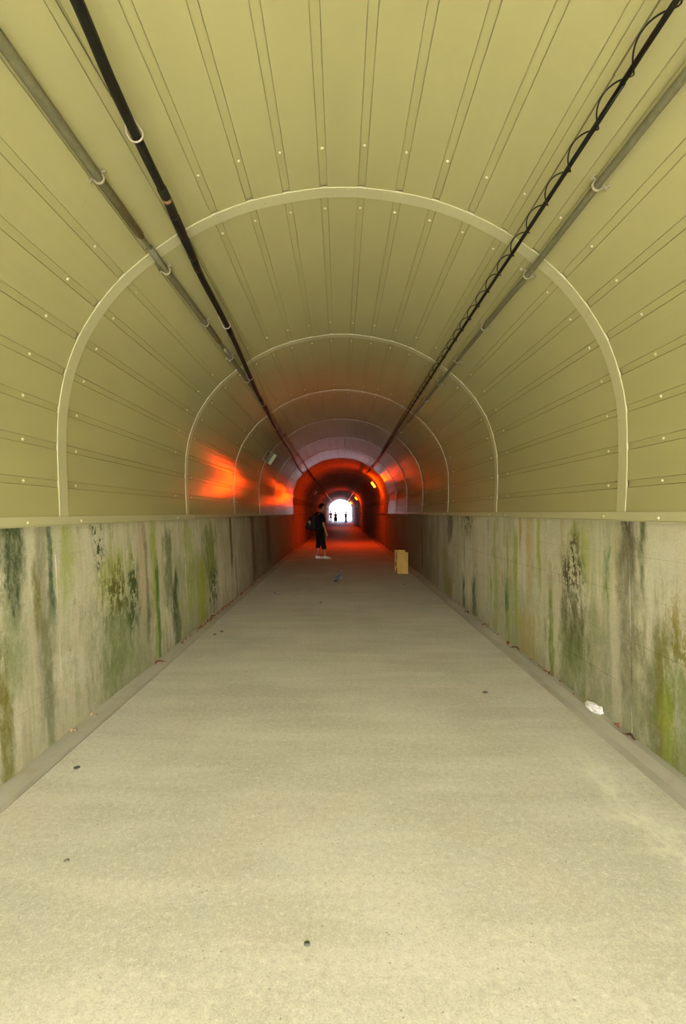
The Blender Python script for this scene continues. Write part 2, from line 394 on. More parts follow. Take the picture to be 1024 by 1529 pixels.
# ------------------------------------------------------------------ concrete side walls, cast in sections
def wall(name, xb, xt, ztop, sign, mat, label):
    root = empty(name); tag(root, label, 'wall', kind='structure')
    joints = [NEAR, -2.1, 3.26, 5.94, 8.62, 13.98, 19.40]
    g = .004
    for i, (y0, y1) in enumerate(zip(joints, joints[1:])):
        bm = bmesh.new()
        pr = []          # face profile with shallow board-mark steps
        boards = [0.0, .31, .62, .93, 1.19, ztop]
        for k in range(len(boards) - 1):
            z0, z1 = boards[k], boards[k + 1]
            jit = random.uniform(-.0025, .0025)
            fx = lambda z: xb + (xt - xb) * z / ztop
            pr += [(fx(z0) - sign * (jit), z0 + (.002 if k else -.05)), (fx(z1) - sign * jit, z1 - .002)]
            if k < len(boards) - 2: pr += [(fx(z1) + sign * .002, z1 - .001), (fx(z1) + sign * .002, z1 + .001)]
        pr += [(xb + sign * .35, ztop - .003), (xb + sign * .35, -.05)]
        ya, yb = y0 + g, y1 - g
        A = [[bm.verts.new((x, y, z)) for x, z in pr] for y in (ya, yb)]
        n = len(pr)
        for q in range(n): bm.faces.new((A[0][q], A[1][q], A[1][(q + 1) % n], A[0][(q + 1) % n]))
        bm.faces.new(A[0]); bm.faces.new(A[1][::-1])
        bmesh.ops.recalc_face_normals(bm, faces=bm.faces)
        link('wall_section', bm, mat, root)
    bm = bmesh.new()     # footing behind the joints
    box(bm, min(xb + sign * .02, xb + sign * .36) if sign > 0 else xt + sign * .36, (xb + sign * .36) if sign > 0 else xt - .02, NEAR, 19.4, -.06, ztop - .01)
    link('backing', bm, mat, root)
    return root
wall('wall_left', -1.815, -1.885, 1.40, -1, WALL_L, 'low algae stained concrete wall along the left side')
wall('wall_right', 1.92, 1.90, 1.425, 1, WALL_R, 'low algae stained concrete wall along the right side')

# ------------------------------------------------------------------ metal lining of the arch
# backing shell over the near stretch, open downwards
bm = bmesh.new(); slab(bm, 0, TOTAL, NEAR, LINE_END, .022, .12, 60)
ceiling = link('ceiling', bm, STRIP)
tag(ceiling, 'cream sheet metal arched lining over the near stretch of tunnel', 'ceiling', kind='structure')
PITCH = 57 * K * .9985
SW = .046          # width of a recessed seam strip
BANDS = [.57 + 2.68 * i for i in range(0, 8)]        # near edges of the cover bands
BANDS[-1] = 19.30
BW = .10
seams = sorted([CROWN + sg * (28.7 * K + PITCH * i) for i in range(13) for sg in (-1, 1)])
seams = [s for s in seams if .05 < s < TOTAL - .05]
LIP = .045
edges = [LIP] + seams + [TOTAL - LIP]
Y0, Y1 = BANDS[0] + BW * .5, BANDS[1] + BW * .5
panel_src, strip_src = [], []
for i, (a, b) in enumerate(zip(edges, edges[1:])):
    bm = bmesh.new()
    sa = a + (SW / 2 if i > 0 else .0); sb = b - (SW / 2 if i < len(edges) - 2 else .0)
    slab(bm, sa, sb, 0.004, Y1 - Y0 - .004, 0.0, .014, 3, .003)
    me = bpy.data.meshes.new('panel'); bm.normal_update(); bm.to_mesh(me); bm.free(); me.materials.append(PANEL); panel_src.append(me)
for s in seams:
    bm = bmesh.new(); slab(bm, s - SW / 2 + .002, s + SW / 2 - .002, BW * .5 + .0, Y1 - Y0 - BW * .5 - .016, .003, .018, 1)
    me = bpy.data.meshes.new('seam_strip'); bm.normal_update(); bm.to_mesh(me); bm.free(); me.materials.append(STRIP); strip_src.append(me)
for j in range(len(BANDS) - 1):
    y = BANDS[j] + BW * .5
    ln = (BANDS[j + 1] - BANDS[j]) / (Y1 - Y0)
    for name, src in (('panel', panel_src), ('seam_strip', strip_src)):
        for me in src:
            o = bpy.data.objects.new(name, me); COL.objects.link(o); o.parent = ceiling
            o.location = (0, y, 0); o.scale = (1, ln, 1)
for k, y in enumerate(BANDS):
    bm = bmesh.new(); slab(bm, 0.012, TOTAL - .012, y, y + BW, -.006, .006, 56, .003)
    link('cover_band', bm, BAND, ceiling)
for side in (0, 1):       # folded flashing along the foot of the lining
    bm = bmesh.new()
    a, b = (-.004, LIP + .012) if side == 0 else (TOTAL - LIP - .012, TOTAL + .004)
    a, b = max(a, 0), min(b, TOTAL)
    slab(bm, a, b, NEAR, LINE_END, -.012, .006, 2, .003)
    p, nn = at(0 if side == 0 else TOTAL)
    sg = -1 if side == 0 else 1
    box(bm, min(p.x - sg * .012, p.x + sg * .10), max(p.x - sg * .012, p.x + sg * .10), NEAR, LINE_END, p.y - .006, p.y)
    link('flashing', bm, BAND, ceiling)
# plain lining behind the camera (never in view): one sheet with the same surface
bm = bmesh.new(); slab(bm, 0.0, TOTAL, NEAR, BANDS[0] + .04, 0.0, .014, 56)
link('rear_lining', bm, PANEL, ceiling)
# screws: dome heads near both ends of each seam strip and along the flashing
bm = bmesh.new()
def screw(s, y, r=.0105, off=-.001):
    p, nn = at(s)
    c = Vector((p.x, y, p.y)); ax = Vector((-nn.x, 0, -nn.y))
    q = ax.to_track_quat('Z', 'Y').to_matrix().to_4x4()
    b = c - ax * off
    rings = []
    for (rr, h) in ((1.0, 0), (.85, .45), (.35, .75)):
        rings.append([bm.verts.new(b + (q @ Vector((rr * r * math.cos(t), rr * r * math.sin(t), h * r)))) for t in [math.pi * k / 4 for k in range(8)]])
    for A, B in zip(rings, rings[1:]):
        for k in range(8): bm.faces.new((A[k], A[(k + 1) % 8], B[(k + 1) % 8], B[k]))
    bm.faces.new(rings[-1])
rs = random.Random(3)
for j in range(len(BANDS) - 1):
    for s in seams + [.022, TOTAL - .022]:
        lip = s < .03 or s > TOTAL - .03
        for y in (BANDS[j] + BW + .13, BANDS[j + 1] - .36):
            screw(s + rs.uniform(-.004, .004), y + rs.uniform(-.015, .015), .0105, .002 if not lip else -.013)
    for k in range(56):        # small fixings of the cover band, two a piece
        if k % 2 == 0:
            for dy in (.02, .08): screw(.1 + k * (TOTAL - .2) / 55, BANDS[j] + dy, .0035, -.006)
o = link('screw', bm, SCREW, ceiling); o['kind'] = 'stuff'; o['label'] = 'small pale dome screw heads'

# ------------------------------------------------------------------ brick bore beyond the lining
bm = bmesh.new(); uvl = bm.loops.layers.uv.new('UVMap')
N = 56
prof_b = []
for k in range(N + 1):
    s = TOTAL * k / N; p, nn = at(s); prof_b.append(p + nn * .035)
l0 = Vector((-1.84, -.06)); r0 = Vector((1.93, -.06))
# springing joint: a shallow groove just above the side walls
def legs(top, foot, sg):
    return [foot, Vector((foot.x + (top.x - foot.x) * .85, 1.30)), top]
path = [l0, Vector((-1.875, 1.34)), Vector((-1.90, 1.345)), Vector((-1.90, 1.36))] + prof_b + [Vector((1.945, 1.375)), Vector((1.945, 1.36)), Vector((1.925, 1.355)), r0]
ln = [0.0]
for a, b in zip(path, path[1:]): ln.append(ln[-1] + (b - a).length)
T = .3
NY = 60
cols = []
ysb = [LINE_END + .001] + [LINE_END + (FAR - LINE_END) * k / NY for k in range(1, NY + 1)]
inn = [[bm.verts.new((p.x, y, p.y)) for p in path] for y in ysb]
for q in range(NY):
    for k in range(len(path) - 1):
        f = bm.faces.new((inn[q][k], inn[q + 1][k], inn[q + 1][k + 1], inn[q][k + 1]))
        for lp, (u, v) in zip(f.loops, ((ysb[q], ln[k]), (ysb[q + 1], ln[k]), (ysb[q + 1], ln[k + 1]), (ysb[q], ln[k + 1]))): lp[uvl].uv = (u, v)
out = [[bm.verts.new((p.x + (-T if i < 5 else T if i > len(path) - 6 else 0), y, p.y + (0 if i < 5 or i > len(path) - 6 else T))) for i, p in enumerate(path)] for y in (ysb[0], ysb[-1])]
for k in range(len(path) - 1):
    bm.faces.new((out[0][k], out[0][k + 1], out[1][k + 1], out[1][k]))
    bm.faces.new((inn[0][k], inn[0][k + 1], out[0][k + 1], out[0][k]))
    bm.faces.new((inn[-1][k], out[1][k], out[1][k + 1], inn[-1][k + 1]))
bw = link('ceiling_brick', bm, BRICK)
bw.name = 'ceiling_inner'
tag(bw, 'dark brick arched bore beyond the metal lining, lit orange in places', 'tunnel wall', kind='structure')

# hillside faces round both mouths, and the ground outside
HILL = plain('hill_face_concrete', (.30, .30, .24), .9)
def portal(y0, y1, name, label):
    bm = bmesh.new()
    hole = [Vector((p.x, p.y)) for p in path]
    W, H = 9.0, 6.0
    def outer(p):
        d = Vector((p.x, max(p.y, 0) - 0.0)); 
        k = min(W / max(abs(d.x), 1e-4), H / max(d.y, 1e-4)); k = min(k, 50)
        return Vector((d.x * k, d.y * k))
    V = []
    for p in hole:
        e = p + (p - Vector((0, 1.4))).normalized() * .05 if p.y > 1.3 else Vector((p.x * 1.02, p.y))
        o_ = outer(p) if p.y > .1 else Vector((math.copysign(W, p.x), -.06))
        V.append([bm.verts.new((q.x, y, q.y)) for q in (e, o_) for y in (y0, y1)])
    for A, B in zip(V, V[1:]):
        bm.faces.new((A[0], A[2], B[2], B[0])); bm.faces.new((A[1], B[1], B[3], A[3]))
        bm.faces.new((A[0], B[0], B[1], A[1])); bm.faces.new((A[2], A[3], B[3], B[2]))
    tag(link(name, bm, HILL), label, 'wall', kind='structure')
portal(FAR, FAR + .5, 'wall_far', 'concrete portal face round the far mouth')
portal(NEAR - .5, NEAR, 'wall_near', 'concrete portal face round the near mouth')
GRND = plain('outdoor_paving', (.50, .49, .47), .9, 0, .3, .15, 3.0)
for k, (y0, y1) in enumerate(((NEAR - 45, NEAR), (FAR, FAR + 60))):
    bm = bmesh.new(); box(bm, -20, 20, y0, y1, -.3, -.012)
    tag(link('ground', bm, GRND), ('pale paving outside the near tunnel mouth', 'pale paving outside the far tunnel mouth')[k], 'ground', kind='structure')

# ------------------------------------------------------------------ cables and conduits
def smooth_path(pts, step=.12):
    P = [Vector(p) for p in pts]; out = []
    for i in range(len(P) - 1):
        p0, p1, p2, p3 = P[max(i - 1, 0)], P[i], P[i + 1], P[min(i + 2, len(P) - 1)]
        n = max(2, int((p2 - p1).length / step))
        for k in range(n):
            t = k / n
            out.append(.5 * ((2 * p1) + (p2 - p0) * t + (2 * p0 - 5 * p1 + 4 * p2 - p3) * t * t + (3 * p1 - p0 - 3 * p2 + p3) * t ** 3))
    return out + [P[-1]]
def on_path(P, y):
    for a, b in zip(P, P[1:]):
        if a.y <= y <= b.y:
            return a.lerp(b, (y - a.y) / (b.y - a.y))
    return P[-1] if y > P[-1].y else P[0]
def outward(x, z):
    """outward direction of the bore nearest to a point"""
    best = min(range(0, len(PROF), 2), key=lambda i: (PROF[i].x - x) ** 2 + (PROF[i].y - z) ** 2)
    p, nn = at(ARC[best]); return Vector((nn.x, 0, nn.y)), Vector((PROF[best].x, 0, PROF[best].y))

# left black cable
LC = smooth_path([(-.88, -2, 3.28), (-.90, .6, 3.275), (-.917, 1.60, 3.268), (-.950, 2.05, 3.256), (-.969, 2.41, 3.251), (-.977, 2.64, 3.247), (-.985, 2.86, 3.244),
                  (-1.004, 3.13, 3.24), (-1.015, 3.38, 3.235), (-1.035, 3.7, 3.223), (-1.06, 4.75, 3.205), (-1.122, 6.11, 3.162), (-1.177, 7.42, 3.124), (-1.27, 10.68, 3.062), (-1.31, 13.3, 3.034), (-1.40, 17.03, 2.945), (-1.40, 19.3, 2.93)], .1)
bm = bmesh.new(); tube(bm, LC, .0235, 12)
lc = link('power_cable', bm, RUBBER, smooth=True)
tag(lc, 'thick black cable hung from white hooks below the left of the arch', 'cable')
for y0, y1, r in ((2.70, 2.96, .0275), (2.96, 3.18, .030), (3.18, 3.44, .0285), (3.44, 3.60, .026), (4.62, 4.86, .027), (7.2, 7.5, .027)):
    bm = bmesh.new(); tube(bm, [on_path(LC, y0), on_path(LC, y0 + .015), on_path(LC, (y0 + y1) / 2), on_path(LC, y1 - .015), on_path(LC, y1)], [r * .8, r, r, r, r * .85], 12)
    link('sleeve', bm, RUBBER, lc, smooth=True)
for y, mt in ((2.34, HOOK), (2.80, RUST), (4.60, HOOK), (6.2, HOOK), (7.55, HOOK), (9.5, HOOK), (12.0, HOOK), (15.0, HOOK)):
    c = on_path(LC, y); nn, sp = outward(c.x, c.z); tt = Vector((0, 1, 0)).cross(nn)
    bm = bmesh.new()
    if mt is RUST:
        tube(bm, [c - Vector((0, .012, 0)), c + Vector((0, .012, 0))], .029, 12); link('tape_band', bm, mt, lc); continue
    ring = []
    for k in range(13):
        t = math.pi * (1.0 + k / 12)
        ring.append(c + tt * (.034 * math.cos(t)) + nn * (.034 * math.sin(t)) + Vector((0, .0, 0)))
    top = sp + Vector((0, y - .07, 0))
    ring = [top + tt * .004] + [c + tt * -.034 + nn * .03] + ring + [c + tt * .034 + nn * .025, top - tt * .004]
    ring = [Vector((p.x, p.y, p.z)) for p in ring]
    tube(bm, ring, .0042, 6); link('cable_hook', bm, mt, lc, smooth=True)
MW = smooth_path([(-1.02, -1.9, 3.29), (-1.014, 1.77, 3.295), (-1.0, 2.17, 3.303), (-.993, 2.5, 3.307), (-1.0, 3.0, 3.304), (-1.018, 3.6, 3.292), (-1.03, 4.85, 3.286), (-1.078, 6.43, 3.253), (-1.17, 8.5, 3.20), (-1.27, 11, 3.13), (-1.33, 14, 3.08), (-1.40, 19.2, 3.00)], .15)
bm = bmesh.new(); tube(bm, MW, .0028, 5); link('messenger_wire', bm, WIRE, lc)

# left conduit, with wider covered stretches and saddle clamps
def conduit(pts, covers, clamps, label, pipe_r, cover_r, mat, clampmat=CLAMP, name='conduit'):
    P = smooth_path(pts, .25)
    bm = bmesh.new(); tube(bm, P, pipe_r, 10)
    root = link(name, bm, mat, smooth=True); tag(root, label, 'conduit')
    for y0, y1 in covers:
        Q = [on_path(P, y0 + (y1 - y0) * k / 8) for k in range(9)]
        bm = bmesh.new(); tube(bm, Q, cover_r, 10)
        nn, sp = outward(Q[4].x, Q[4].z); tt = Vector((0, 1, 0)).cross(nn)
        tube(bm, [q - tt * (cover_r * .95) + nn * cover_r * .5 for q in Q], cover_r * .28, 6)
        tube(bm, [q + tt * (cover_r * .95) + nn * cover_r * .5 for q in Q], cover_r * .28, 6)
        link('cover_sleeve', bm, mat, root, smooth=True)
    for y in clamps:
        c = on_path(P, y); nn, sp = outward(c.x, c.z); tt = Vector((0, 1, 0)).cross(nn)
        r = cover_r + .004
        bm = bmesh.new()
        arc = [c + tt * (r * math.cos(t)) + nn * (r * math.sin(t)) for t in [math.pi + math.pi * k / 10 for k in range(11)]]
        arc = [arc[0] + nn * .02] + arc + [arc[-1] + nn * .02]
        tube(bm, arc, .006, 6)
        for sg in (-1, 1):
            b = c + tt * (sg * (r + .014)) + nn * .018
            tube(bm, [b - tt * .014, b + tt * .014], .006, 6)
            tube(bm, [b - nn * .012 + tt * (sg * .008), b + nn * .022 + tt * (sg * .008)], .006, 6)
        link('clamp', bm, clampmat, root)
    return root
conduit([(-1.21, -2, 3.155), (-1.213, 1.77, 3.155), (-1.216, 2.51, 3.153), (-1.213, 3.46, 3.155), (-1.203, 4.6, 3.162), (-1.198, 7.2, 3.167), (-1.21, 11, 3.155), (-1.24, 19.2, 3.13)],
        [(-1.9, 3.02), (3.16, 4.95), (5.1, 7.6), (7.8, 10.5), (10.7, 13.4)], [.6, 1.55, 2.50, 3.46, 4.44, 5.43, 6.4, 7.4, 8.4, 9.4, 10.4, 12.4, 14.4, 16.4],
        'olive grey conduit with saddle clamps left of the thick black cable', .015, .0205, CONDUIT)
conduit([(1.297, -2, 3.116), (1.297, 1.86, 3.116), (1.295, 2.46, 3.117), (1.297, 3.38, 3.114), (1.286, 4.4, 3.124), (1.272, 7.13, 3.137), (1.245, 11.1, 3.16), (1.24, 19.2, 3.163)],
        [], [.6, 1.55, 2.50, 3.44, 4.44, 5.43, 6.4, 7.4, 8.4, 9.4, 10.4, 12.4, 14.4, 16.4],
        'olive grey conduit with saddle clamps along the right of the arch', .0195, .0195, CONDUIT)
# right black cable with a helix of thin wire and its messenger wire
RC = smooth_path([(1.131, -2, 3.194), (1.131, 1.67, 3.194), (1.135, 1.99, 3.193), (1.14, 3.06, 3.187), (1.14, 4.63, 3.188), (1.16, 9.34, 3.174), (1.185, 14, 3.16), (1.20, 19.3, 3.15)], .2)
bm = bmesh.new(); tube(bm, RC, .0115, 10)
rc = link('communication_cable', bm, RUBBER, smooth=True)
tag(rc, 'thin black cable wound with loose wire on the right of the arch', 'cable')
bm = bmesh.new(); tube(bm, [p + Vector((-.035, 0, .034)) for p in RC], .0035, 6); link('messenger_wire', bm, WIRE, rc)
H = []; y = .6
while y < 14.0:
    c = on_path(RC, y); t = 2 * math.pi * (y - 1.80) / .272
    u, w = Vector((-.72, 0, .69)), Vector((.69, 0, .72))
    H.append(c + u * (.013 + .032 * math.cos(t)) - w * (.030 * math.sin(t)))
    y += .272 / 20
bm = bmesh.new(); tube(bm, H, .0036, 5); link('lashing_wire', bm, RUBBER, rc, smooth=True)
# far runs of the same services inside the brick bore
def straight(name, a, b, r, mat, label, cat='conduit', joints=0):
    bm = bmesh.new(); n = 12
    P = [Vector(a).lerp(Vector(b), k / n) for k in range(n + 1)]
    tube(bm, P, r, 8); o = link(name, bm, mat, smooth=True); tag(o, label, cat)
    for k in range(joints):
        q = Vector(a).lerp(Vector(b), (k + .5) / joints)
        bm = bmesh.new(); tube(bm, [q - Vector((0, .08, 0)), q + Vector((0, .08, 0))], r * 1.5, 8); link('coupling', bm, mat, o)
    return o
straight('service_pipe', (-1.27, 19.35, 3.13), (-1.27, 41, 3.13), .03, RUBBER, 'dark pipe along the upper left of the brick bore', joints=6)
straight('service_pipe', (-1.27, 41.2, 3.13), (-1.27, 83.8, 3.13), .045, CONDUIT_DAYLIT, 'pipe with daylight painted on as pale colour, upper left near the far mouth', joints=8)
straight('service_pipe', (1.16, 19.35, 3.16), (1.12, 38.5, 3.18), .028, RUBBER, 'dark pipe along the upper right of the brick bore', joints=5)
straight('service_pipe', (1.12, 38.7, 3.18), (1.12, 83.8, 3.18), .045, CONDUIT_DAYLIT, 'pipe with daylight painted on as pale colour, upper right near the far mouth', joints=8)

# ------------------------------------------------------------------ tunnel lamps
t = NT('sodium_diffuser_lit'); t.set(color=(.8, .6, .3), rough=.4, emit=LAMP_COL, power=LAMP_POWER); LIT = t.m
DIFF = plain('unlit_diffuser', (.74, .74, .46), .35, 0, .5, .05)
HOUS = plain('lamp_housing', (.30, .30, .17), .5)
HDRK = plain('lamp_gasket', (.03, .03, .02), .6)
def lamp(x, y, z, lit, label, face_tilt):
    nn, sp = outward(x, z)
    root = empty('tunnel_lamp', (x, y, z)); tag(root, label, 'lamp', 'tunnel lamps')
    tt = Vector((0, 1, 0)).cross(nn)           # along the arch
    inn = -nn
    M = Matrix((( tt.x, 0, inn.x, 0), (tt.y, 1, inn.y, 0), (tt.z, 0, inn.z, 0), (0, 0, 0, 1)))  # local x along arch, y along bore, z into the bore
    M0 = M; M = M @ Matrix.Rotation(math.radians(-25), 4, 'X')
    gap = (sp - Vector((x, 0, z))).length
    bm = bmesh.new(); box(bm, -.13, .13, -.075, .075, -.062, -.034, M, .008); link('housing', bm, HOUS, root)
    bm = bmesh.new(); box(bm, -.14, .14, -.085, .085, -.038, -.030, M, .003); link('gasket', bm, HDRK, root)
    bm = bmesh.new(); box(bm, -.128, .128, -.075, .075, -.032, .05, M, .012); link('diffuser', bm, LIT if lit else DIFF, root)
    bm = bmesh.new()
    for sg in (-.10, .10): box(bm, sg - .012, sg + .012, -.02, .02, -gap + .012, -.05, M0)
    box(bm, -.14, .14, -.03, .06, -gap + .004, -gap + .014, M0)
    link('bracket', bm, HOUS, root)
lamp(-1.52, 10.9, 2.65, False, 'unlit pale tunnel lamp on the left of the cream lining', 0)
lamp(1.52, 22.4, 2.74, True, 'nearest and largest glowing orange tunnel lamp on the right', 0)
lamp(1.50, 46.0, 2.78, True, 'middle glowing orange tunnel lamp on the right', 0)
lamp(1.48, 70.0, 2.82, True, 'farthest glowing orange tunnel lamp, nearest the bright far mouth', 0)
lamp(-1.55, 30.6, 2.67, False, 'unlit lamp high on the left of the brick bore, nearer one', 0)
lamp(-1.55, 46.0, 2.67, False, 'unlit lamp high on the left of the brick bore, farther one', 0)

# ------------------------------------------------------------------ people
SKIN = plain('skin', (.56, .33, .20), .55, 0, .4, .06)
HAIR = plain('black_hair', (.012, .010, .010), .5, 0, .4, .3, 60)
BLACK = plain('black_cotton', (.014, .015, .017), .9, 0, .2, .25, 25)
BLACK2 = plain('black_trouser_cloth', (.010, .011, .014), .85, 0, .2, .25, 25)
PACK = plain('black_nylon', (.016, .016, .017), .6, 0, .4, .25, 25)
WHITE = plain('white_shoe_leather', (.80, .78, .74), .5, 0, .4, .05)
SOLE = plain('white_rubber_sole', (.70, .68, .62), .7)
def skin_obj(name, chains, mat, parent, root_pt, sub=2, smooth=True):
    """one continuous surface grown from connected chains of (point, radius)"""
    bm = bmesh.new(); idx = {}; rad = []
    def v(p, r):
        k = tuple(round(c, 4) for c in p)
        if k not in idx:
            idx[k] = bm.verts.new(p); rad.append(r)
        return idx[k]
    for ch in chains:
        prev = None
        for p, r in ch:
            w = v(p, r)
            if prev is not None and prev is not w and bm.edges.get((prev, w)) is None: bm.edges.new((prev, w))
            prev = w
    me = bpy.data.meshes.new(name); bm.to_mesh(me); bm.free()
    o = bpy.data.objects.new(name, me); COL.objects.link(o)
    md = o.modifiers.new('skin', 'SKIN'); md.use_smooth_shade = True; md.branch_smoothing = .3
    root_k = tuple(round(c, 4) for c in root_pt)
    keys = list(idx.keys())
    for i, dat in enumerate(me.skin_vertices[0].data):
        r = rad[i]; dat.radius = r if isinstance(r, tuple) else (r, r)
        dat.use_root = (keys[i] == root_k)
    # every separate chain (a finger rooted inside the palm) needs a root of its own
    par = list(range(len(keys)))
    def find(a):
        while par[a] != a: a = par[a]
        return a
    for e in me.edges: par[find(e.vertices[0])] = find(e.vertices[1])
    seen = {find(i) for i in range(len(keys)) if keys[i] == root_k}
    for i in range(len(keys)):
        if find(i) not in seen:
            seen.add(find(i)); me.skin_vertices[0].data[i].use_root = True
    s = o.modifiers.new('sub', 'SUBSURF'); s.levels = s.render_levels = sub
    dg = bpy.context.evaluated_depsgraph_get(); dg.update()
    m2 = bpy.data.meshes.new_from_object(o.evaluated_get(dg), depsgraph=dg)
    o.modifiers.clear(); o.data = m2; m2.name = name
    m2.materials.clear(); m2.materials.append(mat)
    m2.polygons.foreach_set('use_smooth', [True] * len(m2.polygons))
    o.parent = parent
    return o

def hand(chains, wrist, palm, fwd, side, thumb, curl, sc=1.0, fr=.0085):
    """palm and five bent fingers; fwd = finger direction, side = across the palm, curl = direction they bend to"""
    F, Sd, C = Vector(fwd).normalized(), Vector(side).normalized(), Vector(curl).normalized()
    W, P = Vector(wrist), Vector(palm)
    kn = P + F * .038 * sc
    out = []
    chains.append([(tuple(W), .026 * sc), (tuple(P), .033 * sc)])
    for i, (o, l) in enumerate(((-.03, .062), (-.010, .074), (.010, .07), (.03, .055))):
        a = kn + Sd * o * sc; l *= sc
        b = a + F * l * .5 + C * l * .12; c = b + F * l * .35 + C * l * .3
        out.append([(tuple(P + Sd * o * .55 * sc), .014 * sc), (tuple(a), fr * 1.1 * sc), (tuple(b), fr * sc), (tuple(c), fr * .85 * sc)])
    a = P - F * .02 * sc - Sd * .026 * sc; T = (-Sd + F * .9 + C * .3).normalized()
    out.append([(tuple(a), .014 * sc), (tuple(a + T * .03 * sc), .011 * sc), (tuple(a + T * .06 * sc + C * .006), .0085 * sc)])
    return out

def head_parts(root, H, turn, hair_mat, long_hair=False, parts=True):
    """ears, nose, eyes, mouth and hair on a head whose centre is H; turn = rotation about z"""
    R = Matrix.Rotation(turn, 4, 'Z'); T = Matrix.Translation(H) @ R
    bm = bmesh.new()
    # hair cap: a slightly larger head shape cut away over the face
    sphere(bm, (0, 0, 0), 1, (1, 1, 1), 24, 16)
    kill = []
    for v in bm.verts:
        x, y, z = v.co
        if (x > .30 and z < .42) or z < (-.95 if long_hair else -.50) or (x > -.02 and z < (-.5 if long_hair else .02)): kill.append(v)
    bmesh.ops.delete(bm, geom=kill, context='VERTS')
    rnd = random.Random(4)
    for v in bm.verts:
        k = 1 + rnd.uniform(-.03, .05)
        v.co = Vector((v.co.x * .103 * k - .012, v.co.y * .089 * k, v.co.z * .120 * k + .020))
        if long_hair and v.co.z < -.02 and v.co.x < 0: v.co.z -= .09
    bmesh.ops.solidify(bm, geom=bm.faces[:], thickness=.008)
    bmesh.ops.transform(bm, matrix=T, verts=bm.verts)
    link('hair', bm, hair_mat, root, True)
    if parts:
        for sg in (-1, 1):
            bm = bmesh.new(); sphere(bm, T @ Vector((.086, sg * .032, .012)), .011, (1, 1, .8), 8, 6)
            link('eye', bm, plain('eye_dark', (.03, .025, .02), .2), root, True)
        bm = bmesh.new(); sphere(bm, T @ Vector((.089, 0, -.055)), .02, (.5, 1, .3), 8, 6)
        link('mouth', bm, plain('lips', (.42, .18, .13), .5), root, True)

def shoe(root, heel, ang, L=.27, mat=WHITE, name='shoe', sub=True):
    T = Matrix.Translation(heel) @ Matrix.Rotation(ang, 4, 'Z')
    st = [(0, .030, .075), (.05, .036, .082), (.10, .038, .078), (.15, .042, .062), (.20, .046, .048), (.245, .038, .036), (.27, .018, .022)]
    bm = bmesh.new(); rings = []
    for (x, w, h) in st:
        rings.append([bm.verts.new(T @ Vector((x * L / .27, w * math.cos(a), .018 + max(0, math.sin(a)) * (h)))) for a in [math.pi * k / 8 for k in range(9)]])
    for A, B in zip(rings, rings[1:]):
        for k in range(8): bm.faces.new((A[k], A[k + 1], B[k + 1], B[k]))
        bm.faces.new((A[8], A[0], B[0], B[8]))
    bm.faces.new(rings[0][::-1]); bm.faces.new(rings[-1])
    bmesh.ops.recalc_face_normals(bm, faces=bm.faces)
    s = link(name, bm, mat, root, True)
    bm = bmesh.new(); r0 = []
    for z in (0, .022):
        r0.append([bm.verts.new(T @ Vector((x * L / .27 + (.004 if i > 3 else -.004), sg * (w + .004), z))) for sg, seq in ((1, st), (-1, st[::-1])) for i, (x, w, h) in enumerate(seq)])
    n = len(r0[0])
    for k in range(n): bm.faces.new((r0[0][k], r0[0][(k + 1) % n], r0[1][(k + 1) % n], r0[1][k]))
    bm.faces.new(r0[0][::-1]); bm.faces.new(r0[1])
    if sub:
        link('sole', bm, SOLE, s)
        bm = bmesh.new()
        for k in range(4):
            x = (.09 + .028 * k) * L / .27
            tube(bm, [T @ Vector((x, -.022, .088 - k * .008)), T @ Vector((x + .01, 0, .096 - k * .011)), T @ Vector((x, .022, .088 - k * .008))], .0035, 5)
        link('laces', bm, plain('grey_laces', (.5, .5, .5), .8), s)
    else: bm.free()

# main figure: leans slightly forward, weight on both feet, facing right and away
man = empty('person', (-.63, 15.75, 0), math.radians(22))
tag(man, 'person in black t-shirt and cropped trousers with backpack, stooping slightly, facing right', 'person')
pel = (-.02, 0, .90)
ch = []
body = [(pel, .105), ((-.045, 0, 1.05), .095), ((-.05, 0, 1.22), .11), ((-.025, 0, 1.36), .075), ((.01, 0, 1.44), .055), ((.035, 0, 1.50), .052),
        ((.055, 0, 1.565), (.080, .078)), ((.052, 0, 1.635), (.082, .088)), ((.045, 0, 1.69), .055)]
ch.append(body)
ch.append([((.055, 0, 1.565), (.080, .078)), ((.10, 0, 1.535), .040)])                       # chin
ch.append([((.052, 0, 1.635), (.082, .088)), ((.138, 0, 1.60), .014)])                        # nose
for sg in (-1, 1): ch.append([((.052, 0, 1.635), (.082, .088)), ((.045, sg * .085, 1.61), .018)])   # ears
nk = (-.025, 0, 1.36)
ch.append([(nk, .075), ((-.03, -.17, 1.37), .046), ((.0, -.215, 1.22), .046), ((.02, -.23, 1.09), .039), ((.065, -.225, .96), .034), ((.105, -.215, .86), .025)])
fr = hand(ch, (.105, -.215, .86), (.125, -.21, .81), (.25, 0, -1), (1, .1, .25), 1, (.1, .6, 0)); ch += fr
ch.append([(nk, .075), ((-.03, .17, 1.37), .046), ((.09, .2, 1.28), .046), ((.20, .19, 1.20), .040), ((.20, .14, 1.31), .034), ((.175, .09, 1.41), .026)])
fr = hand(ch, (.175, .09, 1.41), (.160, .06, 1.455), (-.3, -.2, 1), (0, -1, 0), 1, (-1, 0, 0)); ch += fr
for sg, kx, ax in ((-1, .035, .125), (1, -.02, -.075)):
    ch.append([(pel, .105), ((-.02, sg * .095, .82), .088), ((kx, sg * .10, .52), .058), (((kx + ax) / 2 + .0, sg * .10, .33), .050), ((ax, sg * .10, .12), .034), ((ax + .02, sg * .10, .05), .036), ((ax + .12, sg * .10, .045), .030)])
skin_obj('body', ch, SKIN, man, pel)
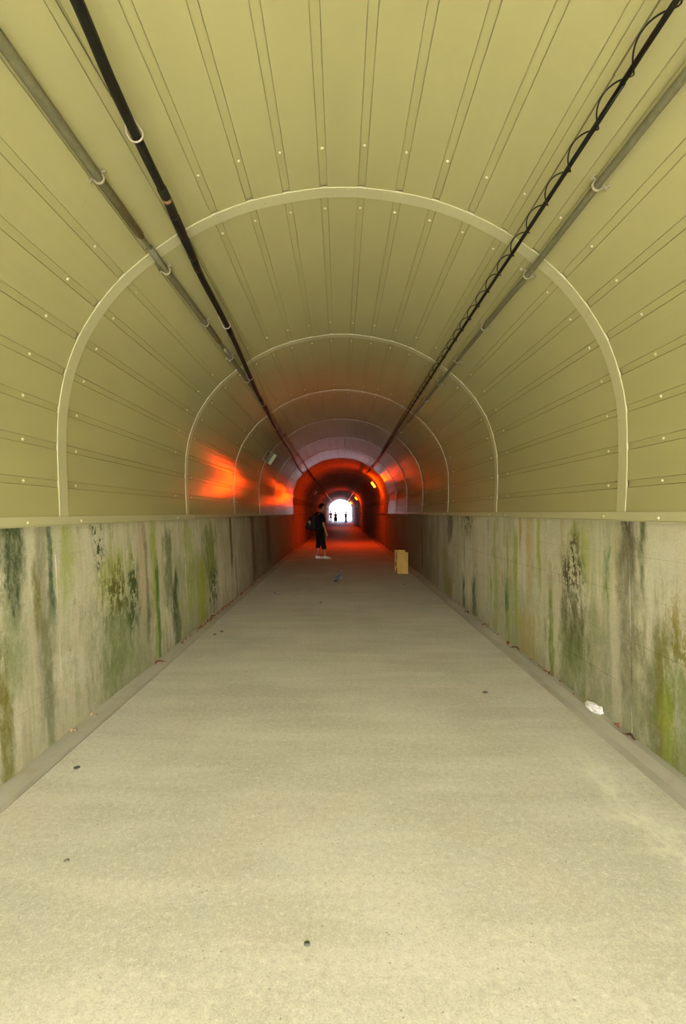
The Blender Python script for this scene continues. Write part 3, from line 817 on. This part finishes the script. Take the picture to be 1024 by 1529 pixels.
head_parts(man, Vector((.052, 0, 1.62)), math.radians(4), HAIR)
# t-shirt with loose hem and elbow-length sleeves
ch = [[((-.02, 0, .79), .165), ((-.03, 0, .90), .160), ((-.045, 0, 1.05), .145), ((-.05, 0, 1.22), .155), ((-.03, 0, 1.36), .115), ((-.002, 0, 1.44), .066)],
      [((-.03, 0, 1.36), .115), ((-.03, -.09, 1.37), .095), ((-.033, -.17, 1.365), .084), ((-.003, -.218, 1.25), .074), ((.014, -.232, 1.14), .070)],
      [((-.03, 0, 1.36), .115), ((-.03, .09, 1.37), .095), ((-.033, .17, 1.365), .084), ((.08, .202, 1.285), .076), ((.205, .195, 1.195), .074)]]
skin_obj('t_shirt', ch, BLACK, man, (-.05, 0, 1.22))
ch = [[((-.02, 0, .98), .125), ((-.02, 0, .88), .14), ((-.02, -.10, .80), .108), ((.035, -.105, .54), .092), ((.085, -.105, .33), .082), ((.09, -.105, .30), .078)],
      [((-.02, 0, .88), .14), ((-.02, .10, .80), .108), ((-.02, .105, .54), .090), ((-.05, .105, .35), .078), ((-.052, .105, .32), .074)]]
skin_obj('cropped_trousers', ch, BLACK2, man, (-.02, 0, .88))
shoe(man, Vector((.045, -.10, 0)), math.radians(-14)); shoe(man, Vector((-.145, .10, 0)), math.radians(-10))
# backpack
bp = empty('backpack', (-.63, 15.75, 0), math.radians(22)); tag(bp, 'black backpack with a pale round charm on the back of the dark-clad person', 'backpack')
bm = bmesh.new()
M = Matrix.Translation((-.285, 0, 1.13)) @ Matrix.Rotation(math.radians(9), 4, 'Y')
box(bm, -.10, .10, -.15, .15, -.24, .22, M, .06); link('bag_body', bm, PACK, bp, True)
bm = bmesh.new(); box(bm, -.155, -.08, -.12, .12, -.21, .02, M, .03); link('front_pocket', bm, PACK, bp, True)
for sg in (-1, 1):
    bm = bmesh.new()
    pts = [(-.20, sg * .10, 1.34), (-.10, sg * .115, 1.46), (.03, sg * .12, 1.43), (.11, sg * .125, 1.30), (.09, sg * .14, 1.14), (-.05, sg * .155, 1.0), (-.20, sg * .13, .94)]
    tube(bm, smooth_path(pts, .04), .016, 6); link('shoulder_strap', bm, PACK, bp, True)
bm = bmesh.new(); tube(bm, smooth_path([(-.25, -.03, 1.35), (-.26, -.02, 1.395), (-.26, .02, 1.395), (-.25, .03, 1.35)], .02), .008, 6); link('grab_loop', bm, PACK, bp, True)
bm = bmesh.new(); tube(bm, [Vector((-.40, -.11, 1.165)) + Vector((.030 * math.cos(t), -.0, .034 * math.sin(t))) for t in [2 * math.pi * k / 14 for k in range(15)]], .014, 6)
tube(bm, [(-.40, -.11, 1.13), (-.395, -.11, 1.07)], .012, 6)
o = link('charm', bm, plain('pale_charm', (.72, .72, .66), .5), bp, True); o['label'] = 'pale ring shaped charm'

def far_person(x, y, rz, ht, top, low, label, style):
    k = ht / 1.70
    r = empty('person', (x, y, 0), rz); tag(r, label, 'person')
    pel = (0, 0, .90 * k)
    s = lambda x_, y_, z_: (x_ * k, y_ * k, z_ * k)
    ch = [[(pel, .10), (s(0, 0, 1.1), .09), (s(0, 0, 1.33), .09), (s(0, 0, 1.43), .055), (s(.01, 0, 1.49), .05), (s(.02, 0, 1.56), .085), (s(.015, 0, 1.64), .08)],
          [(s(.02, 0, 1.56), .085), (s(.115, 0, 1.57), .014)]]
    for sg in (-1, 1):
        if style == 'raised' and sg == 1:
            arm = [(s(0, 0, 1.33), .09), (s(0, sg * .18, 1.36), .055), (s(.14, sg * .24, 1.18), .042), (s(.24, sg * .15, 1.36), .03)]
            pm, fw = s(.25, sg * .12, 1.42), (0, -.2, 1)
        else:
            arm = [(s(0, 0, 1.33), .09), (s(0, sg * .18, 1.36), .055), (s(0, sg * .23, 1.08), .042), (s(.04, sg * .24, .86), .028)]
            pm, fw = s(.05, sg * .24, .80), (.1, 0, -1)
        ch.append(arm); ch += hand(ch, arm[-1][0], pm, fw, (1, 0, 0), 1, (0, -sg, 0))
        ch.append([(pel, .10), (s(0, sg * .09, .8), .085), (s(.01 + .03 * sg, sg * .095, .5), .06), (s(.05 * sg, sg * .10, .1), .036), (s(.05 * sg + .1, sg * .10, .04), .03)])
    skin_obj('body', ch, SKIN, r, pel, 1)
    head_parts(r, Vector(s(.02, 0, 1.60)), 0, HAIR, style == 'skirt')
    sl = .95 if style != 'skirt' else .85
    ch = [[(s(0, 0, .82), .165), (s(0, 0, .95), .16), (s(0, 0, 1.1), .145), (s(0, 0, 1.33), .14), (s(0, 0, 1.43), .07)]]
    for sg in (-1, 1):
        if style == 'raised' and sg == 1: ch.append([(s(0, 0, 1.33), .14), (s(0, sg * .18, 1.36), .07), (s(.13, sg * .235, 1.2), .06)])
        else: ch.append([(s(0, 0, 1.33), .14), (s(0, sg * .18, 1.36), .07), (s(0, sg * .22, 1.13), .062)])
    skin_obj('top', ch, top, r, s(0, 0, 1.1), 1)
    if style == 'skirt':
        bm = bmesh.new(); rings = []
        for (z, a) in ((1.0, .15), (.9, .19), (.75, .26), (.6, .30), (.45, .29), (.34, .22), (.33, .18)):
            rings.append([bm.verts.new((a * k * .8 * math.cos(t) * (1 + .05 * math.sin(7 * t)), a * k * math.sin(t) * (1 + .05 * math.sin(7 * t)), z * k)) for t in [2 * math.pi * q / 28 for q in range(28)]])
        for A, B in zip(rings, rings[1:]):
            for q in range(28): bm.faces.new((A[q], B[q], B[(q + 1) % 28], A[(q + 1) % 28]))
        bm.faces.new(rings[0]); link('skirt', bm, low, r, True)
    else:
        ch = [[(s(0, 0, 1.0), .125), (s(0, 0, .9), .14)]]
        for sg in (-1, 1): ch.append([(s(0, 0, .9), .14), (s(0, sg * .09, .8), .10), (s(.01 + .03 * sg, sg * .095, .5), .082), (s(.05 * sg, sg * .10, .1), .07)])
        skin_obj('trousers', ch, low, r, s(0, 0, .9), 1)
    for sg in (-1, 1): shoe(r, Vector((.05 * sg * k - .05, sg * .10 * k, 0)), 0, .25, plain('dark_shoe', (.03, .025, .03), .6), 'shoe', False)
far_person(-1.28, 66.0, math.radians(80), 1.66, plain('rose_shirt', (.85, .22, .32), .9), plain('crimson_trousers', (.35, .03, .06), .9), 'person in rose top and dark red trousers, leftmost of three near the far mouth', 'plain')
far_person(-.64, 66.5, math.radians(100), 1.52, plain('plum_top', (.25, .16, .38), .9), plain('dark_plum_skirt', (.03, .02, .06), .9), 'person in full dark skirt and plum top, middle of three near the far mouth', 'skirt')
far_person(.75, 66.3, math.radians(150), 1.56, plain('charcoal_shirt', (.05, .04, .07), .9), plain('charcoal_trousers', (.02, .02, .03), .9), 'person in charcoal clothes with one arm raised, right of the far mouth', 'raised')

# ------------------------------------------------------------------ pigeon, walking away
PG = plain('pigeon_grey', (.17, .165, .18), .8, 0, .3, .3, 60); PGD = plain('pigeon_dark', (.06, .055, .07), .7, 0, .4, .3, 60)
PGW = plain('pigeon_pale_bar', (.60, .58, .58), .8); PGL = plain('pigeon_leg', (.42, .14, .10), .6)
pg = empty('pigeon', (-.03, 10.25, 0), math.radians(68)); tag(pg, 'grey pigeon with pale wing bars walking on the floor', 'bird')
P0 = (0, 0, .125)
ch = [[(P0, (.062, .058)), ((.06, 0, .14), (.050, .052)), ((.095, 0, .18), .028), ((.105, 0, .225), .020), ((.115, 0, .255), .022), ((.128, 0, .257), .018)],
      [(P0, (.062, .058)), ((-.07, 0, .105), (.04, .045)), ((-.12, 0, .085), (.018, .035))]]
skin_obj('body', ch, PG, pg, P0)
bm = bmesh.new(); vs = []
for z in (0, .008):
    vs.append([bm.verts.new(p) for p in ((-.09, -.025, .10 + z), (-.20, -.042, .06 + z), (-.215, 0, .056 + z), (-.20, .042, .06 + z), (-.09, .025, .10 + z))])
bm.faces.new(vs[0][::-1]); bm.faces.new(vs[1])
for k in range(5): bm.faces.new((vs[0][k], vs[0][(k + 1) % 5], vs[1][(k + 1) % 5], vs[1][k]))
link('tail', bm, PGD, pg)
for sg in (-1, 1):
    bm = bmesh.new()
    MW_ = Matrix.Rotation(math.radians(10), 4, 'Y') @ Matrix.Rotation(math.radians(-4 * sg), 4, 'Z')
    sphere(bm, (-.03, sg * .055, .135), 1, (.105, .020, .046), 16, 10, MW_)
    w = link('wing', bm, PG, pg, True)
    for bx in (-.035, -.075):
        bm = bmesh.new(); tube(bm, [(bx + .02, sg * .070, .165), (bx, sg * .078, .14), (bx - .01, sg * .074, .11)], .006, 6); tube(bm, [(bx + .02, sg * .070, .165), (bx + .02, sg * .03, .178)], .006, 6)
        link('wing_bar', bm, PGW, w, True)
    bm = bmesh.new(); tube(bm, [(.01, sg * .022, .08), (.0, sg * .022, .045), (.005, sg * .022, .006)], [.009, .005, .004], 6)
    for a in (-.5, 0, .5): tube(bm, [(.005, sg * .022, .005), (.005 + .03 * math.cos(a), sg * .022 + .03 * math.sin(a), .003)], .003, 5)
    tube(bm, [(.005, sg * .022, .005), (-.015, sg * .022, .003)], .003, 5)
    link('leg', bm, PGL, pg, True)
bm = bmesh.new(); tube(bm, [(.14, 0, .256), (.163, 0, .250)], [.007, .002], 6); link('beak', bm, PGD, pg)
for sg in (-1, 1):
    bm = bmesh.new(); sphere(bm, (.124, sg * .018, .262), .004, u=8, v=6)
    link('eye', bm, plain('pigeon_eye', (.6, .2, .05), .3), pg)

# ------------------------------------------------------------------ cardboard box by the right wall
t = NT('cardboard'); p = t.obj()
f = t.noise(t.map(p, (1, 1, .6)), 9, 6, .7)
c = t.mix(t.range(f, .3, .7), (.60, .38, .09), (.74, .50, .15))
c = t.mix(t.range(t.noise(p, 24, 5, .7), .55, .7, 0, .5), c, (.35, .21, .06))
t.set(color=c, rough=.85, spec=.2); CARD = t.m
CDARK = plain('cardboard_inside', (.24, .15, .06), .9)
bx = empty('cardboard_box', (1.49, 12.0, 0), math.radians(-3)); tag(bx, 'tall battered cardboard box standing open by the right wall', 'box')
def crumple(bm, amp, seed, cuts=5):
    bmesh.ops.subdivide_edges(bm, edges=bm.edges[:], cuts=cuts, use_grid_fill=True)
    from mathutils import noise
    for v in bm.verts: v.co += noise.noise_vector(v.co * 9 + Vector((seed, 0, 0))) * amp
W_, D_, H_ = .135, .17, .515
bm = bmesh.new(); box(bm, -.115, W_, -D_, -D_ + .008, .004, H_); crumple(bm, .004, 1); link('front_side', bm, CARD, bx)
bm = bmesh.new(); box(bm, -.165, W_ - .04, D_ - .008, D_, .004, H_ + .03); crumple(bm, .004, 2); link('back_side', bm, CARD, bx)
bm = bmesh.new(); box(bm, W_ - .008, W_, -D_, D_, .004, H_); crumple(bm, .004, 3); link('right_side', bm, CARD, bx)
bm = bmesh.new()     # torn left side: three ragged strips with gaps
for z0, z1, b in ((.004, .12, .010), (.17, .27, -.012), (.33, H_, .004)):
    M = Matrix(((1, .30, 0, -.135 + b), (0, 1, 0, 0), (0, 0, 1, 0), (0, 0, 0, 1)))
    box(bm, -.004, .004, -D_ + .03, D_ - .02, z0, z1, Matrix.Translation((-.135 + b, 0, 0)) @ Matrix.Rotation(math.radians(-6), 4, 'Z'))
crumple(bm, .010, 4, 3); o = link('left_side', bm, CDARK, bx); o['label'] = 'torn darker side'
bm = bmesh.new(); box(bm, -.11, W_ - .01, -D_ + .01, D_ - .01, .004, .012); link('bottom', bm, CDARK, bx)
for (M, nm) in ((Matrix.Translation((0, -D_ + .004, H_)) @ Matrix.Rotation(math.radians(18), 4, 'X'), 'flap'), (Matrix.Translation((W_ - .004, 0, H_)) @ Matrix.Rotation(math.radians(90), 4, 'Z') @ Matrix.Rotation(math.radians(-160), 4, 'X'), 'flap')):
    bm = bmesh.new(); box(bm, -.11, .115, 0, .006, 0, .05 if nm and M[0][3] == 0 else .10, M if M[0][3] else Matrix.Translation((0, -D_ + .012, H_ - .06)) @ Matrix.Rotation(math.radians(-25), 4, 'X')); link(nm, bm, CARD, bx)

# ------------------------------------------------------------------ litter and stones on the floor
from mathutils import noise as mn
bm = bmesh.new(); bmesh.ops.create_icosphere(bm, subdivisions=4, radius=1)
for v in bm.verts:
    n = mn.noise(v.co * 2.1 + Vector((3, 1, 4))) * .35 + mn.noise(v.co * 5) * .22 + abs(mn.noise(v.co * 11)) * .12
    v.co = v.co * (1 + n)
    v.co = Vector((v.co.x * .038, v.co.y * .085, max(v.co.z, -.6) * .032 + .018))
bmesh.ops.recalc_face_normals(bm, faces=bm.faces)
PAPER = plain('white_tissue', (.97, .97, .97), .9, 0, .2, .02)
ts = link('crumpled_tissue', bm, PAPER, loc=(1.885, 3.68, .0)); ts.rotation_euler = (0, 0, math.radians(6))
tag(ts, 'crumpled white tissue lying in the right gutter', 'litter')
LEAFM = plain('dead_leaf', (.34, .13, .06), .8, 0, .2, .4, 40); LEAFD = plain('dead_leaf_dark', (.13, .07, .04), .8, 0, .2, .4, 40)
LEAFP = plain('dead_leaf_pale', (.62, .42, .25), .8, 0, .2, .3, 40)
def leaf(x, y, ln, wd, rz, mat, label, z=.004):
    bm = bmesh.new(); n = 7; top, bot = [], []
    rnd = random.Random(int(x * 1000 + y * 77))
    for k in range(n + 1):
        t_ = k / n; w = wd * math.sin(math.pi * min(.98, t_ * .95 + .03)) ** .8; cz = .018 * math.sin(math.pi * t_) + rnd.uniform(0, .003)
        for lst, dz in ((top, .0015), (bot, 0)):
            lst.append([bm.verts.new((ln * (t_ - .5), sg * w * .5, cz + abs(sg) * wd * .35 + dz)) for sg in (-1, 0, 1)])
    for k in range(n):
        for s_ in (0, 1):
            bm.faces.new((top[k][s_], top[k + 1][s_], top[k + 1][s_ + 1], top[k][s_ + 1]))
            bm.faces.new((bot[k][s_], bot[k][s_ + 1], bot[k + 1][s_ + 1], bot[k + 1][s_]))
        bm.faces.new((top[k][0], bot[k][0], bot[k + 1][0], top[k + 1][0])); bm.faces.new((top[k][2], top[k + 1][2], bot[k + 1][2], bot[k][2]))
    o = link('dead_leaf', bm, mat, loc=(x, y, z)); o.rotation_euler = (0, 0, rz)
    bm = bmesh.new(); tube(bm, [(ln * .5, 0, .004), (ln * .72, .006, .006), (ln * .85, .004, .004)], .0018, 5); link('stalk', bm, LEAFD, o)
    tag(o, label, 'leaf', 'dead leaves at the foot of the walls'); return o
leaf(1.86, 5.50, .16, .03, 1.2, LEAFM, 'long reddish dead leaf at the right wall foot, farther of two touching'); leaf(1.875, 5.30, .12, .028, 1.9, LEAFD, 'dark dead leaf touching the long reddish one by the right wall')
leaf(1.885, 4.48, .07, .03, 1.3, LEAFM, 'small red dead leaf at the right wall foot, beyond the white tissue')
leaf(1.885, 3.38, .06, .028, 1.4, LEAFM, 'short red dead leaf just in front of the white tissue by right wall')
leaf(1.88, 3.22, .08, .022, 1.7, LEAFD, 'narrow brown dead leaf nearest the camera by the right wall')
leaf(1.84, 7.2, .12, .03, 1.8, LEAFD, 'dark brown dead leaf at the right wall near the dark green stain'); leaf(1.86, 6.4, .10, .03, .7, LEAFM, 'reddish dead leaf by right wall between stain and the touching pair')
leaf(-1.775, 3.29, .05, .03, 1.3, LEAFP, 'pale orange dead leaf nearest the camera at the left wall'); leaf(-1.775, 3.55, .05, .02, 1.0, LEAFP, 'small pale dead leaf just beyond the nearest one at left wall')
leaf(-1.755, 4.80, .10, .035, 1.0, LEAFM, 'curled red brown dead leaf on the left gutter')
leaf(-1.77, 6.9, .20, .045, 1.5, LEAFM, 'long red brown dead leaf at the left wall, beside the litter line')
bm = bmesh.new(); rnd = random.Random(9)
for k in range(390):
    left = k < 320
    y = rnd.uniform(3.0, 15) if not left else rnd.choice([rnd.uniform(5.5, 13), rnd.uniform(6.2, 10.5)])
    x = (-1.80 + rnd.uniform(0, .05) ** 1.0) if left else 1.905 - rnd.uniform(0, .035)
    a = rnd.uniform(0, 3.14); l, w = rnd.uniform(.012, .045), rnd.uniform(.004, .012)
    M = Matrix.Translation((x, y, .006 + rnd.uniform(0, .008))) @ Matrix.Rotation(math.pi / 2 + rnd.uniform(-.5, .5), 4, 'Z') @ Matrix.Rotation(rnd.uniform(-.3, .3), 4, 'X')
    box(bm, -l / 2, l / 2, -w / 2, w / 2, -.003, .003, M)
o = link('leaf_litter', bm, LEAFM); tag(o, 'line of reddish brown leaf crumbs along the foot of both walls', 'leaf litter', kind='stuff')
ST = plain('dark_pebble', (.10, .10, .085), .8, 0, .3, .3, 50); STG = plain('grey_pebble', (.26, .25, .19), .85, 0, .3, .3, 50)
def pebble(x, y, r, mat, label, fl=.45):
    bm = bmesh.new(); bmesh.ops.create_icosphere(bm, subdivisions=2, radius=r)
    for v in bm.verts:
        v.co *= 1 + .25 * mn.noise(v.co * (1.2 / r) + Vector((x * 5, y, 0))); v.co.z = v.co.z * fl + r * fl * .7
        if v.co.z < 0: v.co.z = 0
    bmesh.ops.recalc_face_normals(bm, faces=bm.faces)
    o = link('pebble', bm, mat, smooth=True, loc=(x, y, 0)); tag(o, label, 'stone', 'pebbles on the floor'); return o
pebble(-.114, 1.685, .0105, ST, 'dark pebble nearest the camera, alone near the middle of the floor')
pebble(-1.155, 2.09, .012, STG, 'flat grey pebble on the near left of the floor', .2)
pebble(-1.515, 2.85, .018, ST, 'dark flat pebble close to the left gutter', .25)
pebble(1.18, 4.04, .022, ST, 'dark flat pebble on the right half of the floor', .25)
pebble(-1.51, 5.95, .022, ST, 'small dark pebble left, nearer of the two beside the left gutter', .3)
pebble(-1.46, 6.1, .022, ST, 'small dark pebble left, farther of the two beside the left gutter', .3)
pebble(-.32, 8.05, .022, ST, 'small dark pebble mid floor, before the pigeon', .3)
pebble(-1.19, 9.0, .03, ST, 'dark crumb on the left floor, halfway to the standing person', .2)
pebble(-1.11, 8.85, .022, ST, 'smaller dark crumb beside another on the left floor', .2)
pebble(-.73, 10.9, .025, ST, 'dark crumb left of the pigeon', .25)
pebble(1.30, 10.1, .025, ST, 'dark crumb on the floor before the cardboard box', .25)
